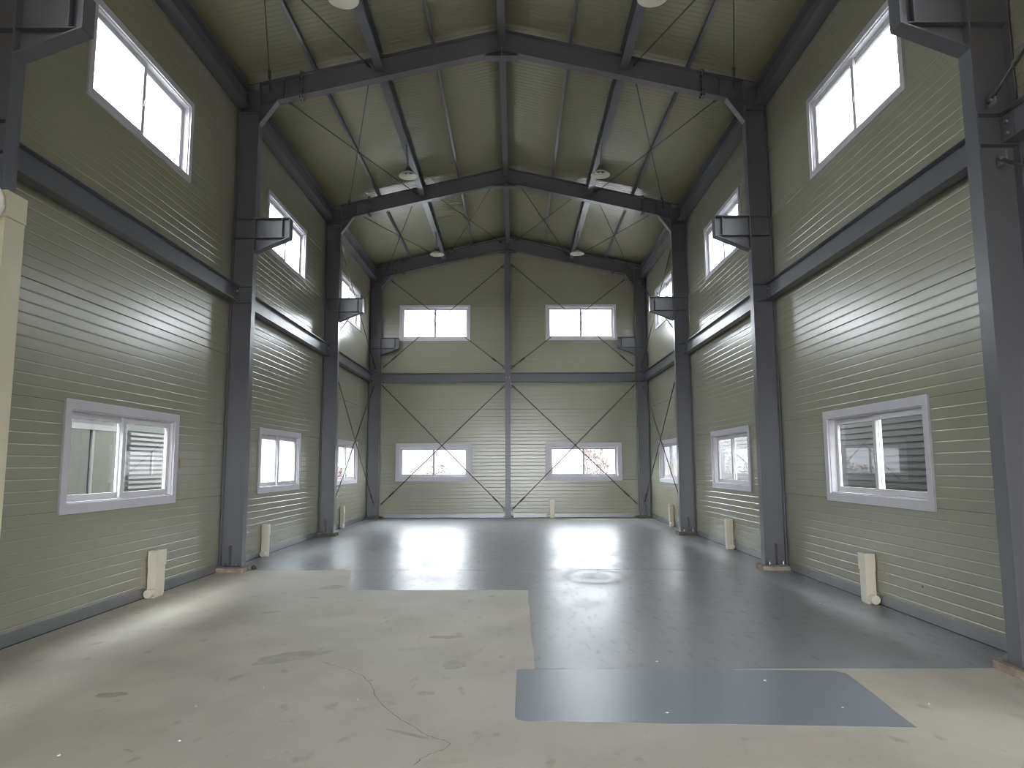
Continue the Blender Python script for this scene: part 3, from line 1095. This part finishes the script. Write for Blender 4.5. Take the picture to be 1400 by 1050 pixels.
chips = [(245, 1013), (80, 1033), (58, 901), (489, 957), (360, 940), (268, 966), (1118, 823), (1121, 825), (1046, 931), (912, 975), (1270, 963), (898, 905), (863, 892), (1152, 968), (1386, 898)]
cm = None
for i, (px, py) in enumerate(chips):
    x, y = gp(px, py)
    zf = PT if px > 700 and py < 960 else 0.0
    r = random.uniform(0.006, 0.011)
    a = random.uniform(0, 3)
    v = []
    for zz, k in ((0.0, 1.0), (0.006, 0.7)):
        for j in range(5):
            t = a + 2 * math.pi * j / 5
            v.append((x + r * k * math.cos(t) * (1 + 0.3 * math.sin(3 * j + i)), y + r * k * math.sin(t), zf + zz))
    f = [(4, 3, 2, 1, 0), (5, 6, 7, 8, 9)] + [(j, (j + 1) % 5, (j + 1) % 5 + 5, j + 5) for j in range(5)]
    o = finish("plaster_chip", v, f, "chip_white")
    tag(o, "tiny white plaster chip lying on the %s" % ("grey painted floor" if zf else "bare concrete floor"), "chip", "loose plaster chips on the floor", "thing")
x, y = gp(347, 778)
plug = thing("rubber_plug", (x, y, 0), "small black rubber plug on the floor beside a column base", "plug", None, "thing")
lathe("body", plug, "gasket", (x, y, 0), [(0, 0), (0.03, 0), (0.034, 0.02), (0.026, 0.045), (0, 0.05)], 14)
lathe("rim", plug, "gasket", (x, y, 0.0), [(0.034, 0.012), (0.04, 0.016), (0.04, 0.022), (0.034, 0.026)], 14, closed=True)

# ------------------------------------------------------------------ outside: ground, neighbours, bushes
g = box("exterior_ground", None, "soil", -90, 90, -40, 140, -0.42, -0.20)
tag(g, "bare ochre soil ground outside the windows", "ground", None, "structure")


def neighbour(name, label, x0, x1, y0, y1, h, mat, rib, face, wins):
    """building across the alley; face = x of the wall that looks at the hall"""
    b = thing(name, ((x0 + x1) / 2, (y0 + y1) / 2, -0.2), label, "building", None, "thing")
    box("wall", b, mat, x0, x1, y0, y1, -0.2, h)
    d = -1 if face == x0 else 1
    k = 0
    z = 0.1
    proto = None
    while z < h - 0.05:
        if proto is None:
            proto = box("siding_rib", b, mat, face, face + d * 0.02, y0, y1, z, z + rib * 0.6)
        else:
            o = proto.copy()
            C.objects.link(o)
            o.location = (0, 0, k * rib)
        z += rib
        k += 1
    for (a, e, za, zc, louv) in wins:
        T = (lambda u, dd, z: (face + d * dd, u, z))
        w = ring("window", b, "exterior_frame", T, a, e, za, zc, 0.09, 0.0, 0.06)
        tbox("pane", w, "exterior_glass", T, a + 0.05, e - 0.05, 0.02, 0.026, za + 0.05, zc - 0.05)
        tbox("mullion", w, "exterior_frame", T, (a + e) / 2 - 0.03, (a + e) / 2 + 0.03, 0.02, 0.05, za + 0.05, zc - 0.05)
        if louv:
            for q in range(int((zc - za) / 0.085)):
                tbox("louvre_slat", w, "exterior_frame", T, e + 0.15, e + 1.4, 0.02, 0.05, za + q * 0.085, za + q * 0.085 + 0.045)
    return b


neighbour("exterior_building", "grey sided neighbour building with a white window beyond the cabinet-side wall", -12.0, -6.6, -2.0, 14.6, 5.4, "siding_grey", 0.25, -6.6, [(10.3, 12.2, 0.75, 2.15, True)])
neighbour("exterior_building", "dark sided neighbour building beyond the cabinet-free wall", 6.1, 12.0, 2.0, 23.0, 6.4, "siding_dark", 0.10, 6.1, [])


def bush(x, y, r, h, label, seed):
    rnd = random.Random(seed)
    b = thing("garden_bush", (x, y, -0.2), label, "bush", "russet bushes behind the gable wall", "thing")
    v, f = [], []
    for _ in range(420):
        a, e = rnd.uniform(0, 6.28), rnd.uniform(0, 1)
        rr = r * math.sqrt(rnd.random()) * (1 - 0.6 * e)
        c0 = Vector((x + rr * math.cos(a), y + rr * math.sin(a), 0.2 + e * h))
        s_ = rnd.uniform(0.05, 0.13)
        ax = Vector((rnd.uniform(-1, 1), rnd.uniform(-1, 1), rnd.uniform(-1, 1))).normalized()
        q = ax.orthogonal().normalized()
        w = ax.cross(q)
        n = len(v)
        v += [(c0 + q * s_)[:], (c0 + w * s_ * 0.6)[:], (c0 - q * s_)[:], (c0 - w * s_ * 0.6)[:]]
        f.append((n, n + 1, n + 2, n + 3))
    finish("foliage", v, f, "bush_leaf", b)
    for k in range(5):
        a = rnd.uniform(0, 6.28)
        tube("stem", b, "bark", (x, y, -0.2), (x + r * 0.6 * math.cos(a), y + r * 0.6 * math.sin(a), h * 0.9), 0.03, 5)
    return b


hv, hf = [], []
hx = [-110 + 5.5 * i for i in range(41)]
hy = [42, 48, 55, 63, 72, 82, 95, 115]
hz = [-0.25, 0.6, 1.6, 3.0, 4.4, 5.6, 6.8, 7.4]
for j, y_ in enumerate(hy):
    for i, x_ in enumerate(hx):
        hv.append((x_ * (1 + 0.004 * j), y_ + 2.5 * math.sin(i * 0.9 + j), hz[j] * (1 + 0.22 * math.sin(i * 0.55 + 0.7) + 0.10 * math.sin(i * 1.7 + j)) - 0.2 + (random.uniform(0, 0.5) if j else 0)))
for j in range(len(hy) - 1):
    for i in range(len(hx) - 1):
        a_ = j * len(hx) + i
        hf.append((a_, a_ + 1, a_ + 1 + len(hx), a_ + len(hx)))
hill = finish("exterior_hill", hv, hf, "hillside", smooth=True)
tag(hill, "hazy reddish brown hillside beyond the gable windows", "hill", None, "structure")

BL = "russet leafless bush seen hazily through the gable windows"
for k, (x, y, r, h) in enumerate(((-6.0, 31, 1.2, 1.7), (-3.5, 34, 1.1, 1.3), (-1.3, 31, 0.9, 1.9), (1.6, 34, 1.1, 1.2), (3.6, 30.5, 1.0, 2.0), (6.0, 32, 1.2, 2.2), (-8.6, 34, 1.2, 1.2))):
    bush(x, y, r, h, BL, 10 + k)
